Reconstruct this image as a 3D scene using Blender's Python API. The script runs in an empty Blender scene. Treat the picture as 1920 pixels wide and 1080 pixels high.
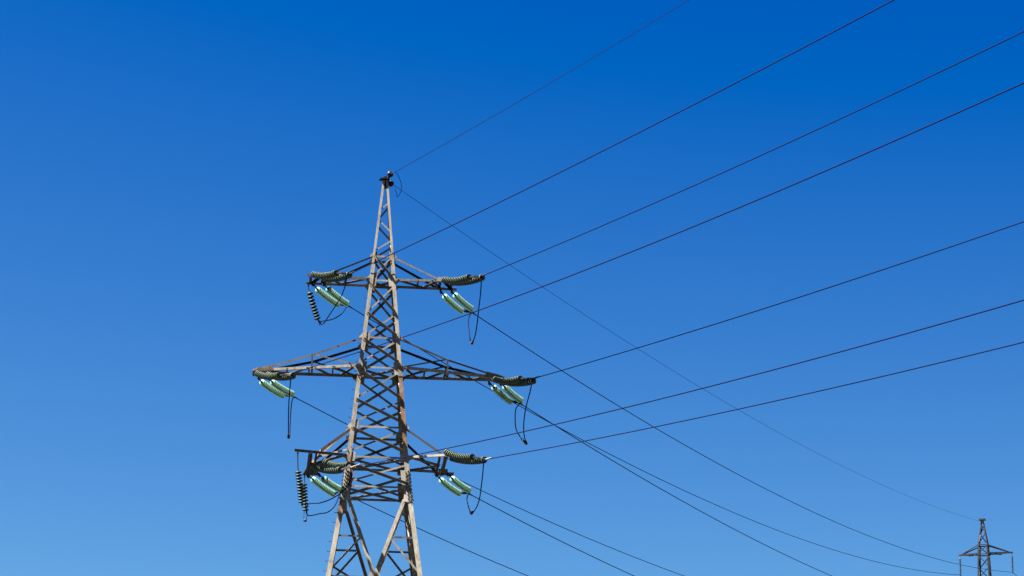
import bpy, bmesh, math, random
from mathutils import Vector, Matrix
random.seed(7)
sc = bpy.context.scene
COL = sc.collection
R = math.radians
CAM = {"loc": [-3.503, -101.32, 1.6], "R": [0.9953859, -0.0947753, 0.0149858], "U": [-0.041583, -0.2853253, 0.9575282], "F": [0.0864743, 0.9537332, 0.2879498], "lens": 85.3567}
LEV = {"B": 32.126, "C": 28.126, "D": 24.126, "A": 33.248, "T": 29.482, "E": 25.464, "W": 22.841}
NEAR_STR = {"TL": {"A": [[-3.081, -1.036, 32.076], [-2.621, -0.944, 32.076]], "S": [[-3.015, -1.172, 32.086], [-2.574, -1.043, 31.977]], "E": [[-2.042, -3.188, 31.563], [-1.481, -3.305, 31.481]], "C": [-1.461, -3.346, 31.516]}, "TR": {"A": [[2.528, -1.054, 32.076], [2.991, -1.041, 32.076]], "S": [[2.609, -1.222, 32.078], [2.931, -0.917, 32.063]], "E": [[3.571, -3.212, 31.625], [4.124, -3.385, 31.585]], "C": [4.122, -3.383, 31.657]}, "ML": {"A": [[-5.31, -0.45, 27.753], [-4.857, -0.45, 27.748]], "S": [[-5.218, -0.642, 27.731], [-4.764, -0.642, 27.702]], "E": [[-4.25, -2.645, 27.167], [-3.672, -2.902, 27.101]], "C": [-3.743, -2.755, 27.239]}, "MR": {"A": [[4.829, -0.45, 27.896], [5.152, -0.45, 27.861]], "S": [[4.927, -0.652, 27.871], [5.25, -0.653, 27.79]], "E": [[5.869, -2.603, 27.429], [6.393, -3.019, 27.25]], "C": [6.429, -3.094, 27.348]}, "LL": {"A": [[-2.296, -0.9, 23.993], [-2.777, -0.3, 23.925]], "S": [[-2.207, -1.084, 23.91], [-2.663, -0.534, 23.808]], "E": [[-1.24, -3.085, 23.343], [-1.557, -2.825, 23.186]], "C": [-1.121, -3.727, 23.116]}, "LR": {"A": [[2.755, -1.7, 24.342], [2.882, -1.2, 24.253]], "S": [[2.834, -1.863, 24.331], [3.061, -1.571, 24.153]], "E": [[3.81, -3.883, 23.686], [4.298, -4.132, 23.536]], "C": [4.373, -4.287, 23.526]}}
FAR_STR = {"TL": {"A": [[-3.016, 0.153, 32.076], [-2.554, 0.086, 32.076]], "S": [[-2.806, 0.583, 31.947], [-2.344, 0.517, 31.972]], "E": [[-1.857, 2.53, 31.849], [-1.436, 2.38, 31.861]], "C": [-1.358, 2.54, 31.8]}, "TR": {"A": [[2.584, 0.478, 32.076], [3.077, 0.489, 32.076]], "S": [[2.778, 0.876, 31.958], [3.244, 0.831, 32.014]], "E": [[3.671, 2.706, 31.839], [4.116, 2.62, 31.932]], "C": [4.206, 2.803, 31.79]}, "ML": {"A": [[-5.183, 0.35, 27.848], [-4.725, 0.35, 27.819]], "S": [[-5.04, 0.643, 27.692], [-4.583, 0.641, 27.71]], "E": [[-4.111, 2.548, 27.601], [-3.694, 2.463, 27.657]], "C": [-3.62, 2.616, 27.577]}, "MR": {"A": [[4.781, 0.35, 27.981], [5.269, 0.35, 27.976]], "S": [[5.023, 0.847, 27.902], [5.499, 0.822, 27.938]], "E": [[5.938, 2.723, 27.756], [6.409, 2.688, 27.814]], "C": [6.382, 2.633, 27.654]}, "LL": {"A": [[-2.876, 2.551, 24.076], [-2.396, 2.253, 24.076]], "S": [[-2.659, 2.998, 24.014], [-2.2, 2.656, 23.981]], "E": [[-1.695, 4.973, 23.795], [-1.384, 4.328, 23.864]], "C": [-1.405, 4.285, 23.758]}, "LR": {"A": [[2.621, 1.318, 24.076], [3.123, 1.236, 24.076]], "S": [[2.893, 1.876, 23.923], [3.356, 1.713, 23.976]], "E": [[3.828, 3.793, 23.766], [4.229, 3.503, 23.863]], "C": [4.26, 3.568, 23.71]}}
NEAR_WIRE = {"TL": {"S": [-1.461, -3.346, 31.516], "p": [0.433664, 0.040306, 0.000522]}, "TR": {"S": [4.122, -3.383, 31.657], "p": [0.433338, 0.048228, 0.000717]}, "ML": {"S": [-3.743, -2.755, 27.239], "p": [0.436731, 0.084359, 0.000932]}, "MR": {"S": [6.429, -3.094, 27.348], "p": [0.440972, 0.064672, 0.000643]}, "LL": {"S": [-1.121, -3.727, 23.116], "p": [0.44464, 0.096223, 0.000743]}, "LR": {"S": [4.373, -4.287, 23.526], "p": [0.446498, 0.094575, 0.000685]}, "G": {"S": [0.356, -0.35, 37.163], "p": [0.423815, 0.031747, 0.000613]}}
FAR_WIRE = {"TL": {"S": [-1.358, 2.54, 31.8], "p": [0.454236, -0.017349, 0.000484, 148.738512], "E": [63.905, 136.196, 45.079]}, "TR": {"S": [4.206, 2.803, 31.79], "p": [0.456665, -0.021013, 0.00048, 146.064274], "E": [68.614, 133.9, 45.098]}, "ML": {"S": [-3.62, 2.616, 27.577], "p": [0.450259, -0.010008, 0.000474, 149.662379], "E": [61.513, 137.362, 39.683]}, "MR": {"S": [6.382, 2.633, 27.654], "p": [0.446817, -0.015636, 0.000472, 145.262603], "E": [69.149, 133.634, 39.877]}, "LL": {"S": [-1.405, 4.285, 23.758], "p": [0.437382, -0.008303, 0.00052, 147.192767], "E": [60.941, 137.622, 36.248]}, "LR": {"S": [4.26, 3.568, 23.71], "p": [0.436921, -0.012014, 0.000514, 145.353882], "E": [65.767, 135.267, 36.314]}, "G": {"S": [0.359, 0.35, 36.846], "p": [0.453649, -0.036984, 0.000354, 149.954305], "E": [66.076, 135.137, 50.35]}}
JUMP = {"TL": [[-1.615, -3.346, 31.439], [-1.636, -2.788, 31.207], [-1.788, -2.231, 30.847], [-2.034, -1.673, 30.526], [-2.283, -1.115, 30.249], [-2.449, -0.558, 30.114], [-2.623, 0.0, 30.169], [-2.669, 0.508, 30.43], [-2.481, 1.016, 30.63], [-2.036, 1.524, 30.89], [-1.662, 2.032, 31.296], [-1.452, 2.54, 31.771]], "TR": [[4.078, -3.383, 31.607], [4.099, -2.706, 31.078], [4.075, -2.03, 30.446], [4.07, -1.353, 29.997], [4.038, -0.677, 29.707], [3.979, -0.0, 29.603], [3.948, 0.561, 29.852], [3.934, 1.121, 30.442], [3.919, 1.682, 31.014], [4.001, 2.242, 31.472], [4.134, 2.803, 31.787]], "ML": [[-3.763, -2.755, 27.17], [-3.801, -2.066, 26.607], [-3.814, -1.377, 25.969], [-3.788, -0.689, 25.441], [-3.77, 0.0, 25.139], [-3.727, 0.523, 25.285], [-3.724, 1.046, 25.855], [-3.727, 1.57, 26.573], [-3.701, 2.093, 27.179], [-3.642, 2.616, 27.552]], "MR": [[6.296, -3.094, 27.227], [6.317, -2.475, 27.015], [6.184, -1.856, 26.351], [6.163, -1.238, 25.802], [6.253, -0.619, 25.414], [6.409, -0.0, 25.235], [6.25, 0.527, 25.563], [6.061, 1.053, 26.106], [6.058, 1.58, 26.637], [6.123, 2.106, 27.248], [6.334, 2.633, 27.652]], "LL": [[-1.185, -3.727, 23.069], [-1.117, -3.106, 22.939], [-1.179, -2.485, 22.733], [-1.417, -1.864, 22.494], [-1.861, -1.242, 22.291], [-2.335, -0.621, 22.22], [-2.842, -0.0, 22.26], [-2.819, 0.857, 21.974], [-2.291, 1.714, 22.232], [-1.938, 2.571, 22.486], [-1.633, 3.428, 22.953], [-1.425, 4.285, 23.661]], "LR": [[4.243, -4.287, 23.454], [4.278, -3.43, 23.061], [4.29, -2.572, 22.681], [4.299, -1.715, 22.407], [4.238, -0.857, 22.192], [4.104, 0.0, 22.108], [4.076, 0.892, 22.471], [4.042, 1.784, 23.002], [4.104, 2.676, 23.377], [4.237, 3.568, 23.709]]}
JUMP_G = [[0.403, -0.5, 37.15], [0.552, -0.42, 36.986], [0.658, -0.3, 36.785], [0.716, -0.2, 36.574], [0.68, -0.1, 36.358], [0.573, -0.0, 36.164], [0.528, 0.1, 36.27], [0.479, 0.2, 36.526], [0.408, 0.4, 36.84]]
VERT = {"V1": [[-3.198, 0.508, 32.126], [-3.179, 0.508, 31.933], [-3.139, 0.508, 31.813], [-2.72, 0.508, 30.549], [-2.597, 0.508, 30.361]], "V2": [[-3.362, -1.666, 24.126], [-3.325, -1.666, 23.49], [-3.309, -1.666, 23.354], [-3.099, -1.666, 21.98], [-3.072, -1.666, 21.868]], "V3": [[-3.014, 2.805, 24.126], [-3.005, 2.805, 23.913], [-3.024, 2.805, 23.794], [-2.905, 2.805, 22.547], [-2.912, 2.805, 22.124]]}
MISC = {"lamp_bar": [-3.432, -1.957, 24.126], "tip_plane": [0.058, 0.0, 36.91], "plate0": [-0.157, -0.0, 36.999], "plate1": [0.219, -0.0, 37.017], "ballN": [0.208, -0.15, 37.151], "ballF": [0.256, 0.15, 36.809]}

# ---------------------------------------------------------------- camera
cd = bpy.data.cameras.new('camera'); cam = bpy.data.objects.new('camera', cd); COL.objects.link(cam)
cd.sensor_width = 36.0; cd.lens = CAM['lens']; cd.clip_start = 0.5; cd.clip_end = 20000
cr, cu, cf = Vector(CAM['R']), Vector(CAM['U']), -Vector(CAM['F'])
m = Matrix((cr, cu, cf)).transposed().to_4x4(); m.translation = Vector(CAM['loc'])
cam.matrix_world = m
sc.camera = cam
# ---------------------------------------------------------------- light
SUN_EL, SUN_B = R(62), R(8)      # height; swing from due left towards the camera
sdir = Vector((-math.cos(SUN_EL)*math.cos(SUN_B), -math.cos(SUN_EL)*math.sin(SUN_B), math.sin(SUN_EL)))
w = bpy.data.worlds.new('World'); sc.world = w; w.use_nodes = True
nt = w.node_tree; nt.nodes.clear()
sky = nt.nodes.new('ShaderNodeTexSky'); sky.sky_type = 'NISHITA'; sky.sun_disc = False
sky.sun_elevation = SUN_EL; sky.sun_rotation = math.atan2(sdir.x, sdir.y)
sky.altitude = 200; sky.air_density = 1.0; sky.dust_density = 0.3; sky.ozone_density = 3.0
# deepen the model sky into the clear dark blue of the photograph (per channel gain and offset on the sky radiance)
EXPO = 4.3
gain = nt.nodes.new('ShaderNodeVectorMath'); gain.operation = 'MULTIPLY'; gain.inputs[1].default_value = [v/2**EXPO for v in (2.2, 2.95, 2.62)]
off = nt.nodes.new('ShaderNodeVectorMath'); off.operation = 'ADD'; off.inputs[1].default_value = [v/0.05/2**EXPO for v in (-0.146, -0.2035, 0.008)]
mx = nt.nodes.new('ShaderNodeVectorMath'); mx.operation = 'MAXIMUM'; mx.inputs[1].default_value = (0, 0, 0)
bg = nt.nodes.new('ShaderNodeBackground'); bg.inputs['Strength'].default_value = 0.05
wo = nt.nodes.new('ShaderNodeOutputWorld')
nt.links.new(sky.outputs[0], gain.inputs[0]); nt.links.new(gain.outputs[0], off.inputs[0]); nt.links.new(off.outputs[0], mx.inputs[0])
nt.links.new(mx.outputs[0], bg.inputs['Color']); nt.links.new(bg.outputs[0], wo.inputs['Surface'])
sd = bpy.data.lights.new('sun', 'SUN'); sd.energy = 5.0; sd.angle = R(0.53); sd.color = (1.0, 0.95, 0.87)
sun = bpy.data.objects.new('sun', sd); COL.objects.link(sun)
sun.rotation_euler = sdir.to_track_quat('Z', 'Y').to_euler(); sun.location = (-60, -40, 80)
sc.view_settings.view_transform = 'Standard'; sc.view_settings.look = 'None'
sc.view_settings.exposure = EXPO; sc.view_settings.gamma = 1.0
# ---------------------------------------------------------------- helpers
def obj(name, bm, mats, parent=None, smooth=False):
    me = bpy.data.meshes.new(name); bmesh.ops.recalc_face_normals(bm, faces=bm.faces); bm.to_mesh(me); bm.free()
    for mt in (mats if isinstance(mats, (list, tuple)) else [mats]): me.materials.append(mt)
    if smooth:
        for p in me.polygons: p.use_smooth = True
    o = bpy.data.objects.new(name, me); COL.objects.link(o); o.parent = parent
    return o
def tag(o, label, cat, group=None):
    o['label'] = label; o['category'] = cat
    if group: o['group'] = group
    return o
def empty(name, loc=(0, 0, 0), rz=0, parent=None):
    o = bpy.data.objects.new(name, None); COL.objects.link(o); o.location = loc; o.rotation_euler = (0, 0, rz); o.parent = parent
    o.empty_display_size = 0.3
    return o
def prism(bm, A, B, pts, u, v, mi=0):
    """sweep the closed polygon pts (in u, v) from A to B"""
    a = [bm.verts.new(A + u*x + v*y) for x, y in pts]; b = [bm.verts.new(B + u*x + v*y) for x, y in pts]
    n = len(pts); fs = [bm.faces.new(a[::-1]), bm.faces.new(b)]
    for i in range(n): fs.append(bm.faces.new((a[i], a[(i+1) % n], b[(i+1) % n], b[i])))
    for f_ in fs: f_.material_index = mi
def angle(bm, A, B, u, v, w=0.09, t=0.012, w2=None, mi=0):
    """rolled steel angle: flange w along u, flange w2 along v, heel on the line AB"""
    A, B = Vector(A), Vector(B); d = (B-A).normalized(); w2 = w2 or w
    u = Vector(u); u = (u - d*u.dot(d)).normalized(); v = Vector(v); v = (v - d*v.dot(d)); v = (v - u*v.dot(u)).normalized()
    prism(bm, A, B, [(0, 0), (w, 0), (w, t), (t, t), (t, w2), (0, w2)], u, v, mi)
def box(bm, c, u, v, n, su, sv, sn, mi=0):
    c, u, v, n = Vector(c), Vector(u).normalized(), Vector(v).normalized(), Vector(n).normalized()
    prism(bm, c - n*sn/2, c + n*sn/2, [(-su/2, -sv/2), (su/2, -sv/2), (su/2, sv/2), (-su/2, sv/2)], u, v, mi)
def plate(bm, pts, n, t=0.014, mi=0):
    """flat plate from a 3D outline, thickness t along n"""
    n = Vector(n).normalized(); a = [bm.verts.new(Vector(p)) for p in pts]; b = [bm.verts.new(Vector(p) + n*t) for p in pts]
    k = len(pts); fs = [bm.faces.new(a[::-1]), bm.faces.new(b)]
    for i in range(k): fs.append(bm.faces.new((a[i], a[(i+1) % k], b[(i+1) % k], b[i])))
    for f_ in fs: f_.material_index = mi
def tube(bm, pts, r, seg=8):
    pts = [Vector(p) for p in pts]; rings = []
    rr = r if isinstance(r, (list, tuple)) else [r]*len(pts)
    up = Vector((0, 0, 1)); prev = None
    for i, p in enumerate(pts):
        d = (pts[min(i+1, len(pts)-1)] - pts[max(i-1, 0)]).normalized()
        a = prev - d*prev.dot(d) if prev else d.cross(up if abs(d.z) < 0.95 else Vector((1, 0, 0)))
        a.normalize(); prev = a; b = d.cross(a)
        rings.append([bm.verts.new(p + (a*math.cos(k*2*math.pi/seg) + b*math.sin(k*2*math.pi/seg))*rr[i]) for k in range(seg)])
    for i in range(len(rings)-1):
        for k in range(seg): bm.faces.new((rings[i][k], rings[i][(k+1) % seg], rings[i+1][(k+1) % seg], rings[i+1][k]))
    bm.faces.new(rings[0][::-1]); bm.faces.new(rings[-1])
def lathe(bm, prof, A, d, seg=20):
    """revolve prof [(r, s)] about the axis through A along d"""
    A, d = Vector(A), Vector(d).normalized(); a = d.cross(Vector((0.3, 0.2, 0.93))).normalized(); b = d.cross(a); rings = []
    for r, s in prof:
        c = A + d*s
        rings.append([bm.verts.new(c)] if r < 1e-5 else [bm.verts.new(c + (a*math.cos(k*2*math.pi/seg) + b*math.sin(k*2*math.pi/seg))*r) for k in range(seg)])
    for i in range(len(rings)-1):
        p, q = rings[i], rings[i+1]
        for k in range(seg):
            k2 = (k+1) % seg
            if len(p) == 1 and len(q) == 1: continue
            if len(p) == 1: bm.faces.new((p[0], q[k2], q[k]))
            elif len(q) == 1: bm.faces.new((p[k], p[k2], q[0]))
            else: bm.faces.new((p[k], p[k2], q[k2], q[k]))
def catmull(P, n=8):
    P = [Vector(p) for p in P]; out = []
    for i in range(len(P)-1):
        p0, p1, p2, p3 = P[max(i-1, 0)], P[i], P[i+1], P[min(i+2, len(P)-1)]
        for k in range(n):
            t = k/n
            out.append(0.5*((2*p1) + (p2-p0)*t + (2*p0-5*p1+4*p2-p3)*t*t + (3*p1-p0-3*p2+p3)*t**3))
    return out + [P[-1]]
BM = bmesh.new
# ---------------------------------------------------------------- materials
def mat(name): 
    m_ = bpy.data.materials.new(name); m_.use_nodes = True; t = m_.node_tree; return m_, t, t.nodes['Principled BSDF']
def noise(t, scale, detail=4, vec=None, rough=0.6, stretch=(1, 1, 1)):
    tc = t.nodes.new('ShaderNodeNewGeometry'); mp = t.nodes.new('ShaderNodeMapping'); mp.inputs['Scale'].default_value = stretch
    n = t.nodes.new('ShaderNodeTexNoise'); n.inputs['Scale'].default_value = scale; n.inputs['Detail'].default_value = detail; n.inputs['Roughness'].default_value = rough
    t.links.new(tc.outputs['Position'], mp.inputs['Vector']); t.links.new(mp.outputs[0], n.inputs['Vector']); return n.outputs['Fac']
def ramp(t, fac, stops):
    r = t.nodes.new('ShaderNodeValToRGB'); e = r.color_ramp.elements
    while len(e) < len(stops): e.new(0.5)
    for i, (p, c) in enumerate(stops): e[i].position = p; e[i].color = (*c, 1)
    t.links.new(fac, r.inputs[0]); return r.outputs[0]
def mix(t, f, a, b):
    x = t.nodes.new('ShaderNodeMix'); x.data_type = 'RGBA'
    if isinstance(f, float): x.inputs[0].default_value = f
    else: t.links.new(f, x.inputs[0])
    for s, v in ((6, a), (7, b)):
        if isinstance(v, tuple): x.inputs[s].default_value = (*v, 1)
        else: t.links.new(v, x.inputs[s])
    return x.outputs[2]
def steel(name, light, dark, rust_lo, rust_hi, rust=(0.04, 0.016, 0.007), metallic=0.0, rough=0.62):
    m_, t, p = mat(name)
    base = ramp(t, noise(t, 3.1, 6, stretch=(1, 1, 0.45)), [(0.32, dark), (0.62, light)])
    fine = ramp(t, noise(t, 22, 5, stretch=(1, 1, 0.3)), [(0.35, tuple(v*0.72 for v in light)), (0.6, (light[0]*1.15, light[1]*1.15, light[2]*1.15))])
    c = mix(t, 0.5, base, fine)
    mask = ramp(t, noise(t, 1.35, 7, rough=0.72), [(rust_lo, (0, 0, 0)), (rust_hi, (1, 1, 1))])
    c = mix(t, mask, c, ramp(t, noise(t, 9, 5), [(0.3, tuple(v*0.55 for v in rust)), (0.7, tuple(v*1.5 for v in rust))]))
    oi = t.nodes.new('ShaderNodeObjectInfo'); c = mix(t, 1.0, c, ramp(t, oi.outputs['Random'], [(0.0, (0.66, 0.64, 0.62)), (0.5, (0.95, 0.93, 0.9)), (1.0, (1.12, 1.1, 1.08))])); c.node.blend_type = 'MULTIPLY'
    streak = ramp(t, noise(t, 9, 6, stretch=(2.2, 2.2, 0.22), rough=0.7), [(0.36, (0.5, 0.45, 0.4)), (0.52, (1, 1, 1))]); c = mix(t, 0.7, c, streak); c.node.blend_type = 'MULTIPLY'
    t.links.new(c, p.inputs['Base Color']); p.inputs['Roughness'].default_value = rough; p.inputs['Metallic'].default_value = metallic; p.inputs['Specular IOR Level'].default_value = 0.06
    b = t.nodes.new('ShaderNodeBump'); b.inputs['Strength'].default_value = 0.25; b.inputs['Distance'].default_value = 0.01
    t.links.new(noise(t, 40, 4), b.inputs['Height']); t.links.new(b.outputs[0], p.inputs['Normal'])
    return m_
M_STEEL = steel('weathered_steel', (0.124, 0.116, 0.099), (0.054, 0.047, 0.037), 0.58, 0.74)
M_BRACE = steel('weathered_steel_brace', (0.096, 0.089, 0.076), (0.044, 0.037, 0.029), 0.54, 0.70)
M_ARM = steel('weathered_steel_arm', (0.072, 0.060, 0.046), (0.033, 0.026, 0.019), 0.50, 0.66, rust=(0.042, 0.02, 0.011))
M_RUST = steel('rusted_steel', (0.085, 0.05, 0.03), (0.05, 0.026, 0.014), 0.50, 0.70, rust=(0.052, 0.02, 0.008))
M_WHITE = steel('pale_galvanised_steel', (0.14, 0.133, 0.12), (0.095, 0.088, 0.077), 0.68, 0.82)
def band(name, z0, z1, lo, hi, col):
    m_ = steel(name, (0.124, 0.116, 0.099), (0.054, 0.047, 0.037), 0.58, 0.74); t = m_.node_tree; p = t.nodes['Principled BSDF']
    src = p.inputs['Base Color'].links[0].from_socket
    g = t.nodes.new('ShaderNodeNewGeometry'); sp = t.nodes.new('ShaderNodeSeparateXYZ'); t.links.new(g.outputs['Position'], sp.inputs[0])
    mr = t.nodes.new('ShaderNodeMapRange'); mr.interpolation_type = 'SMOOTHSTEP'; mr.inputs['From Min'].default_value = z0; mr.inputs['From Max'].default_value = z0+0.6; t.links.new(sp.outputs['Z'], mr.inputs['Value'])
    m2_ = t.nodes.new('ShaderNodeMapRange'); m2_.interpolation_type = 'SMOOTHSTEP'; m2_.inputs['From Min'].default_value = z1; m2_.inputs['From Max'].default_value = z1-0.6; t.links.new(sp.outputs['Z'], m2_.inputs['Value'])
    mu = t.nodes.new('ShaderNodeMath'); mu.operation = 'MULTIPLY'; t.links.new(mr.outputs[0], mu.inputs[0]); t.links.new(m2_.outputs[0], mu.inputs[1])
    nr = ramp(t, noise(t, 5, 6, stretch=(1, 1, 0.35), rough=0.7), [(lo, (0, 0, 0)), (hi, (1, 1, 1))])
    mm = t.nodes.new('ShaderNodeMath'); mm.operation = 'MULTIPLY'; t.links.new(mu.outputs[0], mm.inputs[0]); t.links.new(nr, mm.inputs[1])
    t.links.new(mix(t, mm.outputs[0], src, ramp(t, noise(t, 16, 5, stretch=(1, 1, 0.3)), [(0.3, tuple(v*0.5 for v in col)), (0.7, tuple(v*1.4 for v in col))])), p.inputs['Base Color']); return m_
M_LEGR = band('leg_steel_rust_streaked', 24.3, 28.2, 0.28, 0.48, (0.075, 0.043, 0.025)); M_LEGL = band('leg_steel_rust_patched', 21.2, 24.5, 0.35, 0.55, (0.062, 0.028, 0.013))
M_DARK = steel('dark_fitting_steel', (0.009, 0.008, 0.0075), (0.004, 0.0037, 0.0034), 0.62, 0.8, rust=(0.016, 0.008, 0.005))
M_FAR = steel('distant_steel', (0.006, 0.006, 0.008), (0.004, 0.004, 0.005), 0.7, 0.85, rust=(0.008, 0.005, 0.004))
def plain(name, col, rough=0.5, metallic=0.0):
    m_, t, p = mat(name)
    c = ramp(t, noise(t, 6, 3), [(0.3, tuple(v*0.7 for v in col)), (0.7, tuple(v*1.3 for v in col))])
    t.links.new(c, p.inputs['Base Color']); p.inputs['Roughness'].default_value = rough; p.inputs['Metallic'].default_value = metallic
    return m_
M_WIRE = plain('conductor_cable', (0.0012, 0.0012, 0.010), 0.9); M_WIRE.node_tree.nodes['Principled BSDF'].inputs['Specular IOR Level'].default_value = 0.02
M_ALU = plain('aluminium_clamp', (0.045, 0.045, 0.04), 0.5)
M_BLACK = plain('dark_porcelain', (0.0015, 0.0015, 0.002), 0.45); M_BLACK.node_tree.nodes['Principled BSDF'].inputs['Specular IOR Level'].default_value = 0.12
def glass(name, col, trans, dirt, spec=0.12):
    m_, t, p = mat(name); nn = t.nodes
    c = ramp(t, noise(t, 7, 4), [(0.3, tuple(v*0.8 for v in col)), (0.7, tuple(min(v*1.15, 1) for v in col))])
    t.links.new(c, p.inputs['Base Color']); p.inputs['Roughness'].default_value = 0.45; p.inputs['Specular IOR Level'].default_value = spec
    tl = nn.new('ShaderNodeBsdfTranslucent'); t.links.new(c, tl.inputs['Color'])
    tr = nn.new('ShaderNodeBsdfTransparent'); tr.inputs['Color'].default_value = (0.72, 0.92, 0.82, 1)
    m1 = nn.new('ShaderNodeMixShader'); m1.inputs[0].default_value = trans; t.links.new(p.outputs[0], m1.inputs[1]); t.links.new(tl.outputs[0], m1.inputs[2])
    m2 = nn.new('ShaderNodeMixShader'); m2.inputs[0].default_value = dirt; t.links.new(m1.outputs[0], m2.inputs[1]); t.links.new(tr.outputs[0], m2.inputs[2])
    t.links.new(m2.outputs[0], nn['Material Output'].inputs['Surface']); return m_
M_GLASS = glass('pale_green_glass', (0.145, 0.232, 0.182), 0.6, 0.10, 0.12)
M_GLASS2 = glass('grey_green_glass', (0.040, 0.053, 0.041), 0.0, 0.0, 0.1)  # camera-side strings: darker, opaque grey-green version of the glass
# ---------------------------------------------------------------- terrain
def gz(x, y):
    s = min(max((y-8)/125.0, 0), 1); s = s*s*(3-2*s)
    h = 19.5*s*(1/(1+math.exp(-(x+25)/22.0)))
    r = math.hypot(x, y)
    return h + (0.25*math.sin(x*0.11)*math.cos(y*0.13) if 6 < r < 400 and y > -80 else 0)
bm = BM(); vs = {}
xs = [-9000, -3000, -1000, -400, -200] + list(range(-140, 261, 10)) + [320, 450, 1000, 3000, 9000]
ys = [-9000, -3000, -1000, -400, -200] + list(range(-140, 261, 10)) + [320, 450, 1000, 3000, 9000]
for i, x in enumerate(xs):
    for j, y in enumerate(ys): vs[i, j] = bm.verts.new((x, y, gz(x, y)))
for i in range(len(xs)-1):
    for j in range(len(ys)-1): bm.faces.new((vs[i, j], vs[i+1, j], vs[i+1, j+1], vs[i, j+1]))
mg, t, p = mat('dark_scrub_ground')
t.links.new(ramp(t, noise(t, 0.35, 8), [(0.3, (0.002, 0.0025, 0.001)), (0.55, (0.0035, 0.004, 0.002)), (0.75, (0.006, 0.0055, 0.003))]), p.inputs['Base Color']); p.inputs['Roughness'].default_value = 0.95
go = obj('ground', bm, mg, smooth=True); go['kind'] = 'structure'
# ---------------------------------------------------------------- pylon
zA, zB, zT, zC, zE, zD, zW = (LEV[k] for k in ('A', 'B', 'T', 'C', 'E', 'D', 'W'))
HB, SL, SF = 0.5588, 0.09243, 0.14737
ZTIP = 36.88
def hw(z): return HB + (zB-z)*SL if z >= zW else HB + (zB-zW)*SL + (zW-z)*SF
class Frame:
    """square lattice mast helper: faces 0..3 = near, right, far, left"""
    N = [Vector((0, -1, 0)), Vector((1, 0, 0)), Vector((0, 1, 0)), Vector((-1, 0, 0))]
    T = [Vector((1, 0, 0)), Vector((0, 1, 0)), Vector((-1, 0, 0)), Vector((0, -1, 0))]
    def __init__(s, h): s.h = h
    def P(s, f, side, z, out=0.0, ins=0.0):
        """point on face f at its left (-1) or right (1) corner seen from outside; ins = distance in from the corner"""
        h = s.h(z); return s.N[f]*(h+out) + s.T[f]*(side*(h-ins)) + Vector((0, 0, z))
F1 = Frame(hw)
pyl = empty('lattice_pylon'); tag(pyl, 'tall weathered steel lattice pylon with three pairs of cross arms, nearest the camera', 'pylon')
# legs: each one angle section in steps, heel on the corner
def leg(sx, sy):
    bm = BM(); zs = [ZTIP, zB+0.35, zT+0.2, zC-1.15, zE-0.05, zW+0.9, zW-0.15, 21.3, 17.6, 12, 6, 0.0]
    ws = [0.1, 0.155, 0.17, 0.18, 0.185, 0.19, 0.195, 0.195, 0.20, 0.23, 0.23]
    mi = [0, 0, 0, 0, 0, 0, 0, 0, 0, 0, 0]
    for i in range(len(ws)):
        z0, z1 = zs[i], zs[i+1]
        if z0 > zW > z1 and z0-zW > 0.1: pass
        A = Vector((sx*hw(z0), sy*hw(z0), z0)); B = Vector((sx*hw(z1), sy*hw(z1), z1))
        angle(bm, A, B, (-sx, 0, 0), (0, -sy, 0), ws[i], 0.018, mi=mi[i])
    o = obj('leg', bm, {(1, -1): M_LEGR, (-1, -1): M_LEGL}.get((sx, sy), M_STEEL), pyl)
    # splice plates
    sp = BM()
    def cover(z0, z1, w, out=0.012):
        for ax in (0, 1):
            for zz0, zz1 in ((z0, z1),):
                A = Vector((sx*(hw(zz0)+out), sy*(hw(zz0)+out), zz0)); B = Vector((sx*(hw(zz1)+out), sy*(hw(zz1)+out), zz1))
                angle(sp, A, B, (-sx, 0, 0), (0, -sy, 0), w, 0.011)
                break
            break
    cover(zB+0.75, zB+0.33, 0.16); obj('splice_plate', sp, M_STEEL, o); sp = BM(); cover(zC+0.1, zC-0.35, 0.19); obj('splice_plate', sp, M_STEEL, o)
    w1 = BM(); z0, z1 = zW+0.75, zW-0.62
    for za, zb in ((z0, zW), (zW, z1)):
        A = Vector((sx*(hw(za)+0.014), sy*(hw(za)+0.014), za)); B = Vector((sx*(hw(zb)+0.014), sy*(hw(zb)+0.014), zb))
        angle(w1, A, B, (-sx, 0, 0), (0, -sy, 0), 0.235, 0.013)
    wp = obj('waist_plate', w1, M_STEEL, o)
    bb = BM()
    for k in range(17):
        z = z0 - 0.05 - k*(z0-z1-0.1)/16
        for q, ins in enumerate((0.06, 0.165)):
            if (k + q) % 2: continue
            h = hw(z)+0.014
            lathe(bb, [(0, 0), (0.03, 0), (0.03, 0.03), (0.012, 0.03), (0.012, 0.055), (0, 0.055)], (sx*(h-ins), sy*h, z), (0, sy, 0), 6)
            lathe(bb, [(0, 0), (0.03, 0), (0.03, 0.03), (0.012, 0.03), (0.012, 0.055), (0, 0.055)], (sx*h, sy*(h-ins), z), (sx, 0, 0), 6)
    obj('bolt', bb, M_DARK, o)['kind'] = 'stuff'
    if sy < 0 and sx < 0:
        st = BM(); k = 0; z = 4.0
        while z < 31.5:
            if abs(z-zW) > 0.9:
                h = hw(z); tube(st, [(-h, -h+0.05, z), (-h-0.13, -h+0.05, z), (-h-0.135, -h+0.05, z+0.03)], 0.014, 6)
            z += 0.42
        obj('step_bolt', st, M_DARK, o)['kind'] = 'stuff'
    return o
legs = [leg(sx, sy) for sx in (-1, 1) for sy in (-1, 1)]
for fa, sp_ in ((0, 0),): pass
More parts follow.
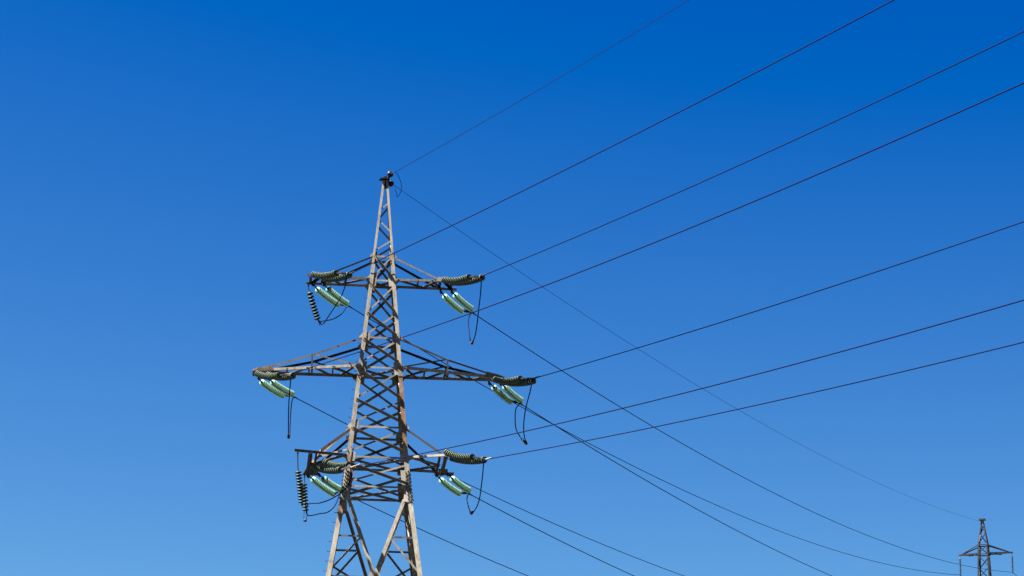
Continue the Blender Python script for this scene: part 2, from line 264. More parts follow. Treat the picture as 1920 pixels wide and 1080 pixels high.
# belts, X bracing
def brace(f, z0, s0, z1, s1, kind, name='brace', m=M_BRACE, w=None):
    """kind 'in': flange turned inward, thin looking; 'out': heavier angle turned outward with its shelf on top"""
    ins = 0.1 if min(z0, z1) < zB+0.5 else 0.05
    bm = BM(); n = (F1.N[f] + Vector((0, 0, SL))).normalized(); w = w or (0.075 if kind == 'in' else 0.095)
    if f == 2: w *= 1.15
    if f: kind = 'in'
    A = F1.P(f, s0, z0, ins=ins); B = F1.P(f, s1, z1, ins=ins)
    up = Vector((0, 0, 1))
    if kind == 'in': up = (up - n*up.dot(n)).normalized(); A = A - n*0.022; B = B - n*0.022; angle(bm, A + up*w*0.5, B + up*w*0.5, -up, -n, w, 0.009)
    else: A = A + n*0.006; B = B + n*0.006; angle(bm, A + up*w*0.62, B + up*w*0.62, -up, n, w*1.15, 0.011, w2=w)
    return obj(name, bm, m, pyl)
panels = [(zA, zB+0.15), (zB-0.25, 30.73-0.05), (30.73-0.15, zT+0.1), (zT-0.1, zC+0.25), (zC-0.15, 26.75), (26.65, zE+0.2), (zE-0.1, zD+0.25), (zD-0.3, zW+0.15)]
for f in range(4):
    for za, zb in panels:
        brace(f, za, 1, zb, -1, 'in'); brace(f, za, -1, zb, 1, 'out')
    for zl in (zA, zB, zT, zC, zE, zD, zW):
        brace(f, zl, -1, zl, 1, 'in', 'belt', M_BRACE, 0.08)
    zz = [(35.79, 1, 35.46, -1), (34.98, -1, 34.44, 1), (34.02, 1, 33.51, -1)] if f in (0, 1) else [(35.72, -1, 35.2, 1), (34.85, 1, 34.25, -1), (33.9, -1, 33.4, 1)]
    for a, s0, b, s1 in zz: brace(f, a, s0, b, s1, 'in', w=0.06)
# horizontal cross frames inside the body
for zl in (zB, zC, zD, zW):
    h = hw(zl)-0.08
    for s in (-1, 1):
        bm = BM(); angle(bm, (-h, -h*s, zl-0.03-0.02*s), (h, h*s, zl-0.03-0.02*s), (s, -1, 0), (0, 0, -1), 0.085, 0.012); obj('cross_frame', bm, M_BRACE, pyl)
# gusset plates
def gusset(f, side, z, hi, lo, wi, wo=0.0, m=M_STEEL):
    lw = -(0.12 if z > zB+0.5 else 0.17 if z > zB-1 else 0.2)
    bm = BM(); n = F1.N[f]; tt = F1.T[f]*side
    def Q(off, dz): return F1.P(f, side, z+dz, out=-0.034) + tt*off
    pts = [Q(lw-wi, hi), Q(-0.01, hi)] + ([Q(0.02, hi*0.7), Q(wo, hi*0.18), Q(wo, -lo*0.12), Q(0.02, -lo*0.6)] if wo else []) + [Q(-0.01, -lo), Q(lw-wi, -lo)]
    plate(bm, pts, n, 0.013); return obj('gusset_plate', bm, m, pyl)
for f in range(4):
    arm_face = f in (0, 2)
    for side in (-1, 1):
        wo = lambda v: v if arm_face else 0
        gusset(f, side, zA, 0.22, 0.16, 0.06, wo(0.12)); gusset(f, side, zB, 0.36, 0.26, 0.13, wo(0.16))
        gusset(f, side, zT, 0.22, 0.2, 0.12, wo(0.13)); gusset(f, side, zC, 0.26, 0.3, 0.14, wo(0.2))
        gusset(f, side, zE, 0.22, 0.2, 0.12, wo(0.13)); gusset(f, side, zD, 0.2, 0.2, 0.15, wo(0.16))
        gusset(f, side, zW, 0.75, 0.05, 0.17, 0, M_RUST if (f, side) == (0, -1) else M_STEEL)
        # pale pointed plate where the leg splits
        bm = BM()
        pts = [F1.P(f, side, zW-0.07, out=-0.034) + F1.T[f]*side*-0.18, F1.P(f, side, zW-0.07, out=-0.034) + F1.T[f]*side*-0.26,
               F1.P(f, side, zW-0.62, out=-0.034) + F1.T[f]*side*-0.38, F1.P(f, side, zW-0.62, out=-0.034) + F1.T[f]*side*-0.12]
        plate(bm, pts, F1.N[f], 0.013); obj('gusset_plate', bm, M_WHITE, pyl)
# splayed base: inner diagonals meet in the middle of each face
zM = 19.05
lowz = [zM, 12.3, 6.2, 0.0]
for f in range(4):
    n, tt = F1.N[f], F1.T[f]
    mid = n*(hw(zM)-0.03) + Vector((0, 0, zM))
    def face(z, x, out=0.0): return n*(hw(z)-0.03+out) + tt*x + Vector((0, 0, z))
    for s in (-1, 1):
        bm = BM(); A = face(zW-0.55, s*(hw(zW-0.55)-0.26)); B = face(zM+0.02, s*0.12)
        angle(bm, A, B, tt*-s, -n, 0.15, 0.014); obj('inner_leg', bm, M_STEEL, pyl)
        # ladder pieces between leg and inner leg
        def xin(z): k = (A.z-z)/(A.z-B.z); return s*(hw(zW-0.55)-0.26)*(1-k) + s*0.12*k
        for i, (z0, z1) in enumerate(((20.7, 20.7), (20.1, 20.1), (20.62, 19.2), (20.05, 18.9))):
            if (i == 1) or (i == 3 and f == 0): continue
            bm = BM()
            if i < 2: P0, P1 = face(z0, s*(hw(z0)-0.12)), face(z1, xin(z1))
            elif i == 2: P0, P1 = face(z0, xin(z0)), face(z1, s*(hw(z1)-0.1))
            else: P0, P1 = face(z0, s*(hw(z0)-0.1)), face(19.15, xin(19.15))
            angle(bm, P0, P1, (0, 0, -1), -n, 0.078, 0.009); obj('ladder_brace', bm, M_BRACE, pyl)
    bm = BM(); plate(bm, [face(zM+0.06, -0.21), face(zM+0.06, 0.21), face(zM-0.35, 0.3), face(zM-0.35, -0.3)], n, 0.014); obj('gusset_plate', bm, M_STEEL, pyl)
    for i in range(3):
        za, zb = lowz[i], lowz[i+1]
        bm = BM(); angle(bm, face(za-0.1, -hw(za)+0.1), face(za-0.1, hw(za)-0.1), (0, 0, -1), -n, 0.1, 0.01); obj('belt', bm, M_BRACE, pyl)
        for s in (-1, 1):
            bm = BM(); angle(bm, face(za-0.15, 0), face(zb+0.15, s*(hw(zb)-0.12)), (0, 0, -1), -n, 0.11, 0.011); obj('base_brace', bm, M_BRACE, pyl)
for sx in (-1, 1):
    for sy in (-1, 1):
        bm = BM(); h = hw(0); box(bm, (sx*h, sy*h, 0.0), (1, 0, 0), (0, 1, 0), (0, 0, 1), 0.9, 0.9, 0.7); obj('footing', bm, plain('concrete', (0.12, 0.116, 0.108), 0.9), pyl)
# ---- cross arms
def V(x, y, z): return Vector((x, y, z))
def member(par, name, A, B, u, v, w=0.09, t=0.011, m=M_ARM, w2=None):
    bm = BM(); angle(bm, A, B, u, v, w, t, w2); return obj(name, bm, m, par)
def arm_part(s, name):
    e = empty(name, parent=pyl); return e
def chord_pair(par, s, z, near, far, w=0.105, m=M_STEEL, drop=0.0):
    for pts, sy in ((near, -1), (far, 1)):
        bm = BM()
        for a, b in zip(pts[:-1], pts[1:]): angle(bm, V(s*a[0], a[1], z + (w if sy > 0 else 0)), V(s*b[0], b[1], z - drop + (w if sy > 0 else 0)), (0, 0, -sy), (0, -sy, 0), w, 0.012, w2=w*0.9)
        obj('chord', bm, m, par)
def lerp_y(pts, x):
    for a, b in zip(pts[:-1], pts[1:]):
        if x <= b[0]: return a[1] + (b[1]-a[1])*(x-a[0])/(b[0]-a[0])
    return pts[-1][1]
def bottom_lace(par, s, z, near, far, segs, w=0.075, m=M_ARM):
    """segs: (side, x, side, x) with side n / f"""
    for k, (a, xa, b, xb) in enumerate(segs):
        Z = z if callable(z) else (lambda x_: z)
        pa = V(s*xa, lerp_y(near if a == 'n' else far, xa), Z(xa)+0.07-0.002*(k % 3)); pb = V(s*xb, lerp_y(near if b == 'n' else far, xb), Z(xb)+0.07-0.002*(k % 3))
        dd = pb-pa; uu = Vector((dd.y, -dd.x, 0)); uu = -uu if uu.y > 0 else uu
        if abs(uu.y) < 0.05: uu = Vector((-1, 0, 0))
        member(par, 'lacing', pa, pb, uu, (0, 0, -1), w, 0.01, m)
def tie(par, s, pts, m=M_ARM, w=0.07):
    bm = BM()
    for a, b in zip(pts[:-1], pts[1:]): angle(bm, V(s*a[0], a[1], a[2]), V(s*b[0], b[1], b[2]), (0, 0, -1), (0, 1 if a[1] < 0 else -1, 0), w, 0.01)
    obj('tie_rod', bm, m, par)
def hanger(par, x, y, z, d, m=M_DARK, sz=0.17):
    """dark triangular lug under a chord, pointing the way the string pulls"""
    bm = BM(); d = Vector(d); d.z = 0; d.normalize(); c = V(x, y, z)
    u = d
    pts = [c - u*0.03 - V(0, 0, 0.02) + V(0, 0, 0.09), c + u*0.1 + V(0, 0, 0.07), c + u*0.17 - V(0, 0, 0.03), c + u*0.09 - V(0, 0, sz*0.75), c - u*0.05 - V(0, 0, 0.07)]
    plate(bm, pts, Vector((-u.y, u.x, 0)), 0.03); obj('lug', bm, m, par)
# top pair
for s in (-1, 1):
    arm = arm_part(s, 'cross_arm')
    near = [(hw(zB), -hw(zB)), (3.27, -0.78)]; far = [(hw(zB), hw(zB)), (3.3, 0.56)]
    chord_pair(arm, s, zB, near, far, 0.1)
    bottom_lace(arm, s, zB, near, far, [('n', .62, 'f', 1.95), ('n', 1.58, 'f', 1.58), ('f', 1.75, 'n', 2.45), ('n', 2.1, 'f', 2.6)])
    bottom_lace(arm, s, zB, near, far, [('n', 2.55, 'f', 2.55), ('n', 2.6, 'f', 3.05), ('n', 3.05, 'f', 3.05)], 0.11, M_DARK)
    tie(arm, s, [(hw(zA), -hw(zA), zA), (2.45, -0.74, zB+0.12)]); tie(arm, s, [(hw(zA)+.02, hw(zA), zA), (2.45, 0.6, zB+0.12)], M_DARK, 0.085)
    bm = BM(); plate(bm, [V(s*2.3, -0.77, zB), V(s*2.75, -0.79, zB), V(s*2.75, -0.79, zB+0.17), V(s*2.4, -0.77, zB+0.2)], (0, 1, 0), 0.02); obj('end_plate', bm, M_STEEL, arm)
# middle pair
for s in (-1, 1):
    arm = arm_part(s, 'cross_arm')
    near = [(hw(zC), -hw(zC)), (5.4, -0.2)]; far = [(hw(zC), hw(zC)), (5.4, 0.24)]; dr = 0.2 if s < 0 else 0.12
    zz_ = lambda x: zC - dr*(x-hw(zC))/(5.4-hw(zC))
    chord_pair(arm, s, zC, near, far, 0.115, drop=dr)
    bottom_lace(arm, s, zz_, near, far, [('n', 1.0, 'f', 1.65), ('f', 1.0, 'n', 2.0), ('n', 1.97, 'f', 1.97), ('f', 2.05, 'n', 2.8), ('n', 2.85, 'f', 2.85), ('n', 2.98, 'f', 2.98), ('n', 3.05, 'f', 3.85), ('n', 3.92, 'f', 3.92), ('f', 3.98, 'n', 4.7)])
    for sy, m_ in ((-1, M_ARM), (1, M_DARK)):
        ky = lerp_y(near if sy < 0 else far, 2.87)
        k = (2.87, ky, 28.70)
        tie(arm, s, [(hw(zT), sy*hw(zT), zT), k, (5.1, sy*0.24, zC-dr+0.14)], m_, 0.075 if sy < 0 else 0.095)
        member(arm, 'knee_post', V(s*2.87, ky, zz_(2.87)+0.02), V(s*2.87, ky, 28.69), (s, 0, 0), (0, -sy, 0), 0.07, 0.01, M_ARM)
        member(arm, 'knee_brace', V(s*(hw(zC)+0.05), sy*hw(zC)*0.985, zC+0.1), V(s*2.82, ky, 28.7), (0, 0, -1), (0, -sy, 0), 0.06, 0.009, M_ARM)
    bm = BM(); plate(bm, [V(s*4.5, -0.38, zz_(4.5)+0.005), V(s*5.42, -0.25, zC-dr-0.02), V(s*5.42, -0.25, zC-dr+0.08), V(s*5.15, -0.3, zC-dr+0.17), V(s*4.62, -0.37, zC-dr+0.27)], (0, 1, 0), 0.02); obj('end_plate', bm, M_ARM, arm)
    bm = BM(); box(bm, (s*5.28, 0.0, zC-dr-0.04), (1, 0, 0), (0, 1, 0), (0, 0, 1), 0.28, 0.55, 0.1); obj('end_plate', bm, M_DARK, arm)
# lower pair: the end beams stand wider than the body
for s in (-1, 1):
    arm = arm_part(s, 'cross_arm')
    if s > 0:
        near = [(hw(zD), -hw(zD)), (2.78, -1.95)]; far = [(hw(zD), hw(zD)), (2.72, 1.45)]
        lace = [('n', 1.34, 'm', 2.7), ('f', 1.45, 'm', 2.7)]; tn, tf = (2.7, -1.9, zD+0.12), (2.62, 1.4, zD+0.1)
    else:
        near = [(hw(zD), -hw(zD)), (3.5, -1.88)]; far = [(hw(zD), hw(zD)), (2.9, 2.2)]
        lace = [('n', 1.34, 'm', 2.6), ('f', 1.45, 'm', 2.6)]; tn, tf = (2.62, 0.1, zD+0.1), (2.62, 1.9, zD+0.1)
    chord_pair(arm, s, zD, near, far, 0.1, M_STEEL if s > 0 else M_ARM)
    for a, xa, b, xb in lace:
        member(arm, 'lacing', V(s*xa, lerp_y(near if a == 'n' else far, xa), zD+0.07), V(s*xb, 0.05 if s > 0 else 0.5, zD+0.06), (0.01, -1, 0), (0, 0, -1), 0.09, 0.01, M_STEEL if s > 0 else M_ARM)
    xe = 2.74
    yn, yf = (-1.98, 1.75) if s > 0 else (-1.7, 2.5)
    bm = BM(); angle(bm, V(s*xe, yn, zD-0.03), V(s*(xe+0.06), yf, zD-0.03), (s, 0, 0), (0, 0, -1), 0.17, 0.02, w2=0.14); angle(bm, V(s*(xe-0.12), yn, zD-0.028), V(s*(xe-0.06), yf, zD-0.028), (-s, 0, 0), (0, 0, -1), 0.09, 0.015, w2=0.12); obj('end_beam', bm, M_DARK, arm)
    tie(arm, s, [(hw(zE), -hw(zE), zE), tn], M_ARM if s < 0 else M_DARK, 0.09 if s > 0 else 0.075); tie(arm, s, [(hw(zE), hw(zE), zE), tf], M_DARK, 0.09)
    if s < 0:
        tie(arm, s, [(hw(zE)+0.06, -hw(zE)-0.02, zE-0.12), (2.4, -1.25, zD+0.28), (2.82, 0.9, zD+0.05)], M_RUST, 0.12)
        member(arm, 'knee_brace', V(-1.28, -1.3, zD+0.33), V(-2.5, -0.6, zD+0.12), (0, 0, -1), (0, 1, 0), 0.08, 0.01, M_ARM)
        bm = BM(); plate(bm, [V(-2.6, 0.9, zD-0.02), V(-2.95, 1.3, zD-0.02), V(-3.12, 2.75, zD-0.02), V(-2.35, 2.7, zD-0.02), V(-2.45, 1.9, zD-0.02)], (0, 0, 1), 0.02); obj('end_plate', bm, M_DARK, arm)
    else:
        bm = BM(); box(bm, (2.98, 1.42, zD-0.02), (1, 0.03, 0), (0, 1, 0), (0, 0, 1), 0.85, 0.22, 0.1); box(bm, (2.95, 1.5, zD+0.1), (1, 0.03, 0), (0, 1, 0), (0, 0, 1), 0.4, 0.1, 0.2); obj('end_plate', bm, M_DARK, arm)
# peak: cap plate with its bracket
bm = BM(); box(bm, (-0.03, -0.02, ZTIP+0.05), (1, 0, 0), (0, 1, 0), (0, 0, 1), 0.42, 0.34, 0.035)
plate(bm, [V(-0.3, -0.05, ZTIP+0.02), V(0.16, -0.05, ZTIP-0.04), V(0.2, -0.05, ZTIP+0.22), V(-0.02, -0.05, ZTIP+0.2)], (0, 1, 0), 0.1)
box(bm, (-0.02, 0.0, ZTIP-0.2), (1, 0, 0), (0, 1, 0), (0, 0, 1), 0.14, 0.16, 0.3)
obj('peak_bracket', bm, M_DARK, pyl)
# ---------------------------------------------------------------- insulators
def disc_bm(R0=0.144, P=0.146):
    bm = BM()
    prof = [(0.0, 0.052), (0.05, 0.05), (0.075, 0.056), (0.112, 0.066), (R0-0.008, 0.080), (R0, 0.096), (R0, 0.116), (0.125, 0.112), (0.112, 0.120), (0.104, 0.098), (0.088, 0.094), (0.084, 0.112), (0.077, 0.090), (0.055, 0.084), (0.052, 0.1), (0.045, 0.082), (0.0, 0.08)]
    lathe(bm, prof, (0, 0, 0), (0, 0, 1), 22); return bm
def cap_bm():
    bm = BM(); lathe(bm, [(0, -0.005), (0.032, -0.005), (0.046, 0.015), (0.05, 0.055), (0.0, 0.055)], (0, 0, 0), (0, 0, 1), 12)
    lathe(bm, [(0, 0.08), (0.016, 0.08), (0.016, 0.148), (0, 0.148)], (0, 0, 0), (0, 0, 1), 8); return bm
def mesh_of(bm, name, mt, smooth=True):
    me = bpy.data.meshes.new(name); bmesh.ops.recalc_face_normals(bm, faces=bm.faces); bm.to_mesh(me); bm.free(); me.materials.append(mt)
    for p_ in me.polygons: p_.use_smooth = smooth
    return me
ME_DISC = mesh_of(disc_bm(), 'glass_disc', M_GLASS); ME_DISC2 = mesh_of(disc_bm(), 'glass_disc_grey_green', M_GLASS2)
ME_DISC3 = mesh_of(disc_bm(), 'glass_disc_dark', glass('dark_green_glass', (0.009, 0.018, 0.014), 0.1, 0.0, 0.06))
def string(parent, S, E, n, sag, me, name='insulator_string'):
    """a curved string of n discs from S to E"""
    S, E = Vector(S), Vector(E)
    def pt(u): return S.lerp(E, u) + Vector((0, 0, -4*sag*u*(1-u)))
    bm = BM()
    node = None; pl = []
    for k in range(n):
        a, b = pt(k/n), pt((k+1)/n); pl.append((a, (b-a).normalized(), (b-a).length/0.146))
    for a, d, sc_ in pl:
        lathe(bm, [(0, -0.004), (0.03, -0.004), (0.044, 0.012), (0.048, 0.052*sc_), (0.0, 0.053*sc_)], a, d, 10)
        lathe(bm, [(0, 0.08), (0.015, 0.08), (0.015, 0.147*sc_), (0, 0.147*sc_)], a, d, 6)
    node = obj(name, bm, M_DARK, parent)
    for a, d, sc_ in pl:
        o = bpy.data.objects.new('glass_disc', me); COL.objects.link(o); o.parent = node
        o.location = a; o.rotation_mode = 'QUATERNION'; o.rotation_quaternion = d.to_track_quat('Z', 'Y'); o.scale = (1, 1, sc_)
    return node
def rod(parent, name, pts, r, m=M_DARK):
    bm = BM(); tube(bm, pts, r, 8); return obj(name, bm, m, parent)
NAMES = dict(TL='upper left', TR='upper right', ML='middle left', MR='middle right', LL='lower left', LR='lower right')
for side, data, me, n, sag, look in (('near', NEAR_STR, ME_DISC2, 15, 0.10, 'grey-green'), ('far', FAR_STR, ME_DISC, 14, 0.035, 'bright pale green')):
    for k, v in data.items():
        A, S, E, C = [Vector(p_) for p_ in v['A']], [Vector(p_) for p_ in v['S']], [Vector(p_) for p_ in v['E']], Vector(v['C'])
        for q in (0, 1):   # even lengths in a pair
            pass
        r = empty('double_insulator', A[1])
        tag(r, '%s twin glass strings on the %s side of the %s arm' % (look, 'camera' if side == 'near' else 'far', NAMES[k]), 'insulator', 'twin tension insulators of the near pylon')
        sub = empty('tmp')  # local origin keeper
        bpy.data.objects.remove(sub)
        off = -A[1]
        for q in (0, 1):
            string(r, S[q]+off, E[q]+off, n, sag, me)
            bm = BM(); tube(bm, [A[q]+off, A[q].lerp(S[q], 0.5)+off, S[q]+off], [0.035, 0.028, 0.04], 8); box(bm, A[q].lerp(S[q], 0.3)+off, S[q]-A[q], (0, 0, 1), (S[q]-A[q]).cross(Vector((0, 0, 1))), 0.12, 0.08, 0.05); obj('link', bm, M_DARK, r)
        # yoke joining both strings
        d = (C-A[1]); d.z = 0; d.normalize(); bm = BM(); e0, e1 = E[0]+off, E[1]+off; c0 = C+off
        apex = c0 - d*0.03; w_ = Vector((0, 0, 0.03))
        plate(bm, [e0 - d*0.02 + w_, e1 - d*0.02 + w_, apex.lerp(e1, .5) + w_, apex + w_, e0.lerp(apex, .3) + d*0.07 + w_], (0, 0, -1), 0.05); obj('yoke_plate', bm, M_DARK, r)
        rod(r, 'clamp', [c0 - d*0.06, c0 + d*0.02, c0 + d*(0.75 if k == 'LL' and side == 'near' else 0.4)], [0.045, 0.04, 0.024], M_ALU if side == 'near' and k in ('LL', 'LR') else M_DARK)
        hanger(pyl, A[0].x, A[0].y, A[0].z, d); hanger(pyl, A[1].x, A[1].y, A[1].z, d)
# hanging strings that hold the jumpers out
VL = dict(V1=('ten disc insulator string hanging from the upper left cross arm tip, bowing inward', 9), V2=('insulator string hanging from the long bar at lower left, leftmost of two', 11), V3=('shorter insulator string hanging right beside the leftmost one at the lower left', 9))
for k, P in VERT.items():
    P = [Vector(p_) for p_ in P]; r = empty('jumper_support_insulator', P[0]); off = -P[0]
    tag(r, VL[k][0], 'insulator', 'hanging insulators that support jumpers')
    string(r, P[2]+off, P[3]+off, VL[k][1], 0.0 if k != 'V1' else 0.05, ME_DISC3)
    rod(r, 'link', [P[0]+off, P[1]+off, P[2]+off], [0.03, 0.022, 0.03])
    bm = BM(); lathe(bm, [(0, 0), (0.04, 0), (0.04, 0.1), (0, 0.1)], P[0]+off+Vector((0, 0, -0.05)), (0, 0, 1), 8); obj('shackle', bm, M_DARK, r)
    if k == 'V3':
        bm = BM(); a, b = P[3]+off, P[4]+off
        for sx in (-0.06, 0.07): tube(bm, [a+Vector((sx, 0, 0)), b+Vector((sx, 0, 0.06))], 0.016, 6)
        lathe(bm, [(0, -0.06), (0.06, -0.05), (0.085, 0), (0.06, 0.05), (0, 0.06)], b, (0, 0, 1), 12); obj('clamp', bm, M_DARK, r)
    else: rod(r, 'clamp', [P[3]+off, P[4]+off], [0.03, 0.05])
# ---------------------------------------------------------------- jumpers
JL = dict(TL='black jumper cable looping under the upper left arm to the hanging string', TR='black jumper cable dropping in a narrow loop below the upper right arm', ML='narrow black jumper loop hanging straight below the middle left arm tip', MR='black jumper loop hanging below the middle right arm tip', LL='black jumper cable swinging out to the two hanging strings at the lower left', LR='rounded black jumper loop hanging below the lower right arm')
def top_curve(name, pts, r, label, cat, group=None, m=M_WIRE, n=8, clamp=None, sw=1):
    c = Vector(pts[0]); bm = BM(); P = catmull([Vector(p_)-c for p_ in pts], n) if n > 1 else [Vector(p_)-c for p_ in pts]
    tube(bm, P, r, 8); o = obj(name, bm, m, None, True); o.location = c; tag(o, label, cat, group)
    return o
for k, P in JUMP.items():
    o = top_curve('jumper_cable', P, 0.024, JL[k], 'cable', 'jumper loops of the near pylon')
    if k in ('TR', 'ML', 'MR', 'LR'):
        zs = min(range(len(P)), key=lambda i: P[i][2]); a = Vector(P[zs])-Vector(P[0]); b = Vector(P[min(zs+1, len(P)-1)])-Vector(P[0]); c_ = Vector(P[zs-1])-Vector(P[0])
        bm = BM(); tube(bm, [a.lerp(c_, 0.3), a, a.lerp(b, 1.0 if k == 'MR' else 0.6)], [0.05, 0.06, 0.045], 8); obj('connector', bm, M_DARK, o)
top_curve('jumper_cable', JUMP_G, 0.012, 'thin curved earth wire jumper dangling beside the peak of the near pylon', 'cable')
# earth wire insulators at the peak
for key, lab in (('ballN', 'round dark insulator at the very top of the near pylon, the upper of two'), ('ballF', 'round dark insulator just under the pylon cap, the lower of two')):
    c = Vector(MISC[key]); sgn = -1 if key == 'ballN' else 1; az = 0.45
    d = Vector((math.sin(az), sgn*math.cos(az), 0)); r = empty('peak_insulator', c); tag(r, lab, 'insulator', 'peak insulators')
    bm = BM(); lathe(bm, [(0, -0.12), (0.08, -0.11), (0.13, -0.05), (0.145, 0.0), (0.13, 0.03), (0.08, 0.05), (0.04, 0.08), (0, 0.08)], (0, 0, 0), d, 20); obj('porcelain_disc', bm, M_BLACK, r, True)
    end = Vector((NEAR_WIRE if key == 'ballN' else FAR_WIRE)['G']['S']) - c
    rod(r, 'clamp', [Vector((0, 0, 0)) + d*0.03, end], [0.03, 0.014])
    rod(r, 'shackle', [Vector((0, 0, 0)) - d*0.05, Vector((-c.x*0.9, -c.y, ZTIP+0.02-c.z))], 0.03)
# ---------------------------------------------------------------- power lines
def para(S, az, s, c, T, sg, n):
    out = []
    for i in range(n+1):
        t_ = T*(i/n)**1.25; out.append((S[0]+math.sin(az)*t_, S[1]+sg*math.cos(az)*t_, S[2]-s*t_+c*t_*t_))
    return out
WN = dict(G='thin faint earth wire rising from the near pylon peak to the top edge', TL='steepest thick dark line, from the upper left insulators to the top edge', TR='highest dark line reaching the right edge, from the upper right insulators',
 ML='dark line from the middle left arm, passing under the upper right arm strings', MR='dark power line from the middle right arm tip rising to the right edge',
 LL='dark power line from the lower left insulators crossing the pylon body to the right edge', LR='dark power line from the lower right insulators, lowest of the lines reaching the right edge')
WF = dict(G='very thin earth wire running down from the near pylon peak to the far pylon top', TL='line from the upper left pale insulators down to the left arm of the far pylon', TR='line from the upper right pale insulators down to the right arm of the far pylon',
 ML='line from the middle left pale insulators passing behind the pylon body', MR='line from the middle right pale insulators, rightmost at the bottom edge',
 LL='line from the lower left pale insulators passing behind the legs to the bottom edge', LR='power line from the lower right pale insulators leaving through the bottom edge')
for k, v in NEAR_WIRE.items():
    az, s_, c_ = v['p']; T = min(260.0, max(150.0, s_/c_*1.4))
    top_curve('earth_wire' if k == 'G' else 'power_line', para(v['S'], az, s_, c_, T, -1, 90), 0.011 if k == 'G' else 0.0195, WN[k], 'wire', 'lines running overhead from the near pylon', n=1)
for k, v in FAR_WIRE.items():
    az, s_, c_, T = v['p']
    top_curve('earth_wire' if k == 'G' else 'power_line', para(v['S'], az, s_, c_, T, 1, 80), 0.010 if k == 'G' else 0.021, WF[k], 'wire', 'lines running to the far pylon', n=1)
# ---------------------------------------------------------------- far pylon
G2 = Vector(FAR_WIRE['G']['E']); AZ2 = 0.4537
base = gz(G2.x, G2.y); f2 = empty('lattice_pylon', (G2.x, G2.y, base), -AZ2)
tag(f2, 'small distant dark lattice pylon with a flat top at the bottom right', 'pylon')
H2 = G2.z - base + 0.15; zt2 = Vector(FAR_WIRE['TR']['E']).z + 1.95 - base
def h2(z):
    if z > zt2+0.95: return 0.11 + (H2-z)*0.155
    return 0.11 + (H2-zt2-0.95)*0.155 + (zt2+0.95-z)*0.034
FR2 = Frame(h2)
def m2(name, A, B, u, v, w=0.11, t=0.02, m=M_FAR, par=f2):
    bm = BM(); angle(bm, A, B, u, v, w, t); return obj(name, bm, m, par)
for sx in (-1, 1):
    for sy in (-1, 1):
        bm = BM(); zs = [H2, zt2+0.95, zt2-8.5, 0]
        for a, b, ww in zip(zs[:-1], zs[1:], (0.09, 0.14, 0.16)): angle(bm, (sx*h2(a), sy*h2(a), a), (sx*h2(b), sy*h2(b), b), (-sx, 0, 0), (0, -sy, 0), ww, 0.025)
        obj('leg', bm, M_FAR, f2)
zz = [H2-0.3, H2-1.3, H2-2.5, zt2+0.95, zt2, zt2-1.3, zt2-2.6, zt2-3.9, zt2-5.3, zt2-6.7, zt2-8.4, zt2-11, zt2-14, zt2-17.5, zt2-22]
for f in range(4):
    for i in range(len(zz)-1):
        if zz[i+1] < 0.3: break
        s = 1 if (i + f) % 2 else -1
        n = FR2.N[f]; m2('brace', FR2.P(f, s, zz[i]), FR2.P(f, -s, zz[i+1]), (0, 0, -1), -n, 0.085)
    for z_ in (zt2+0.95, zt2, zt2-3.9, zt2-8.4): m2('belt', FR2.P(f, -1, z_), FR2.P(f, 1, z_), (0, 0, -1), -FR2.N[f], 0.1)
bm = BM(); box(bm, (0, 0, H2+0.1), (1, 0, 0), (0, 1, 0), (0, 0, 1), 0.60, 0.60, 0.14); obj('cap_plate', bm, M_DARK, f2)
bm = BM(); box(bm, (0, 0, H2-0.12), (1, 0, 0), (0, 1, 0), (0, 0, 1), 0.28, 0.28, 0.2); obj('cap_plate', bm, M_STEEL, f2)
inv = Matrix.Rotation(AZ2, 4, 'Z')
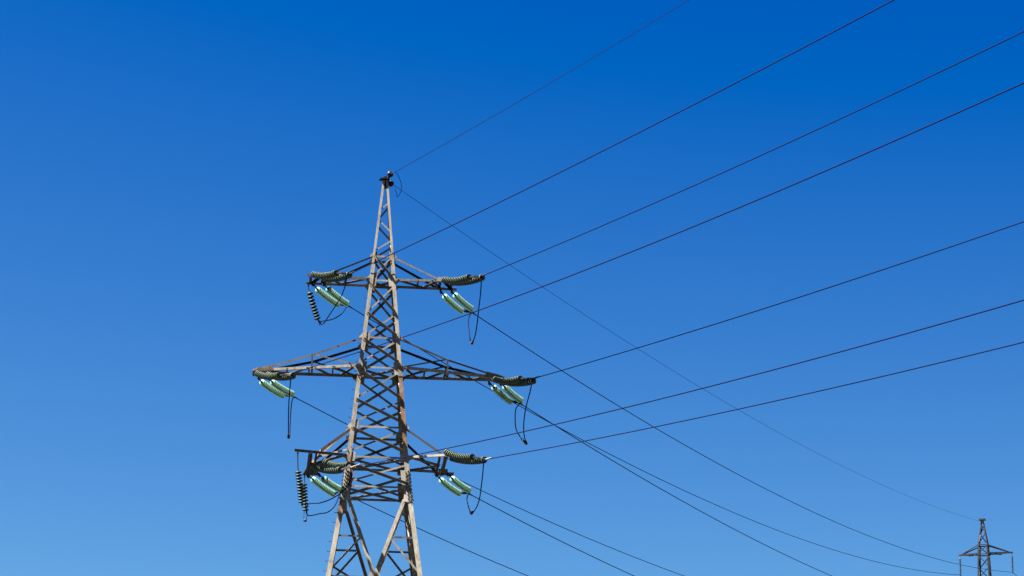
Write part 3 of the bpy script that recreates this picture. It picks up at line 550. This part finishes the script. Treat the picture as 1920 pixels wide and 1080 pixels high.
for lev, (kl, kr) in enumerate((('TL', 'TR'), ('ML', 'MR'), ('LL', 'LR'))):
    for s, key in ((-1, kl), (1, kr)):
        E = Vector(FAR_WIRE[key]['E']); loc = inv @ (E - Vector((G2.x, G2.y, base)))
        xa, za = abs(loc.x), zt2 - 4.0*lev if lev else zt2
        za = loc.z + 1.95
        arm = empty('cross_arm', parent=f2)
        for sy in (-1, 1):
            m2('chord', V(s*h2(za), sy*h2(za), za), V(s*(xa+0.1), sy*0.06 + loc.y*0, za), (0, 0, 1), (0, -sy, 0), 0.12, par=arm)
            m2('tie_rod', V(s*h2(za+0.95), sy*h2(za+0.95), za+0.95), V(s*xa, sy*0.06, za+0.06), (0, 0, -1), (0, -sy, 0), 0.1, par=arm)
        m2('lacing', V(s*h2(za), -h2(za), za-0.02), V(s*(xa*0.55+.2), h2(za)*0.5, za-0.02), (1, 0, 0), (0, 0, -1), 0.08, par=arm)
        # suspension string
        tip = Vector((G2.x, G2.y, base)) + inv.inverted() @ V(s*xa, 0, za-0.05)
        r = empty('suspension_insulator', tip)
        tag(r, 'slender dark insulator string hanging from the %s %s arm of the distant pylon' % (('upper', 'middle', 'lower')[lev], 'left' if s < 0 else 'right'), 'insulator', 'hanging insulators of the far pylon')
        bm = BM(); e = E - tip; L_ = e.length; d = e.normalized(); prof = [(0, 0), (0.03, 0)]
        a0, a1 = 0.2, L_-0.15; nn_ = 14
        for i in range(nn_):
            s0 = a0 + (a1-a0)*i/nn_; st = (a1-a0)/nn_
            prof += [(0.05, s0+0.02), (0.06, s0+st*0.35), (0.12, s0+st*0.65), (0.118, s0+st*0.75), (0.04, s0+st*0.8)]
        prof += [(0.03, L_), (0, L_)]
        lathe(bm, prof, (0, 0, 0), d, 12); obj('disc_stack', bm, ME_DISC3.materials[0], r, True)
        rod(r, 'clamp', [e, e + Vector((0, 0, -0.12))], 0.05)
        # the line goes on beyond the far pylon
        top_curve('power_line', para(E, 0.62, 0.16, 0.0006, 200, 1, 40), 0.023, 'power line leaving the %s %s arm of the far pylon into the distance' % (('upper', 'middle', 'lower')[lev], 'left' if s < 0 else 'right'), 'wire', 'lines beyond the far pylon', n=1)
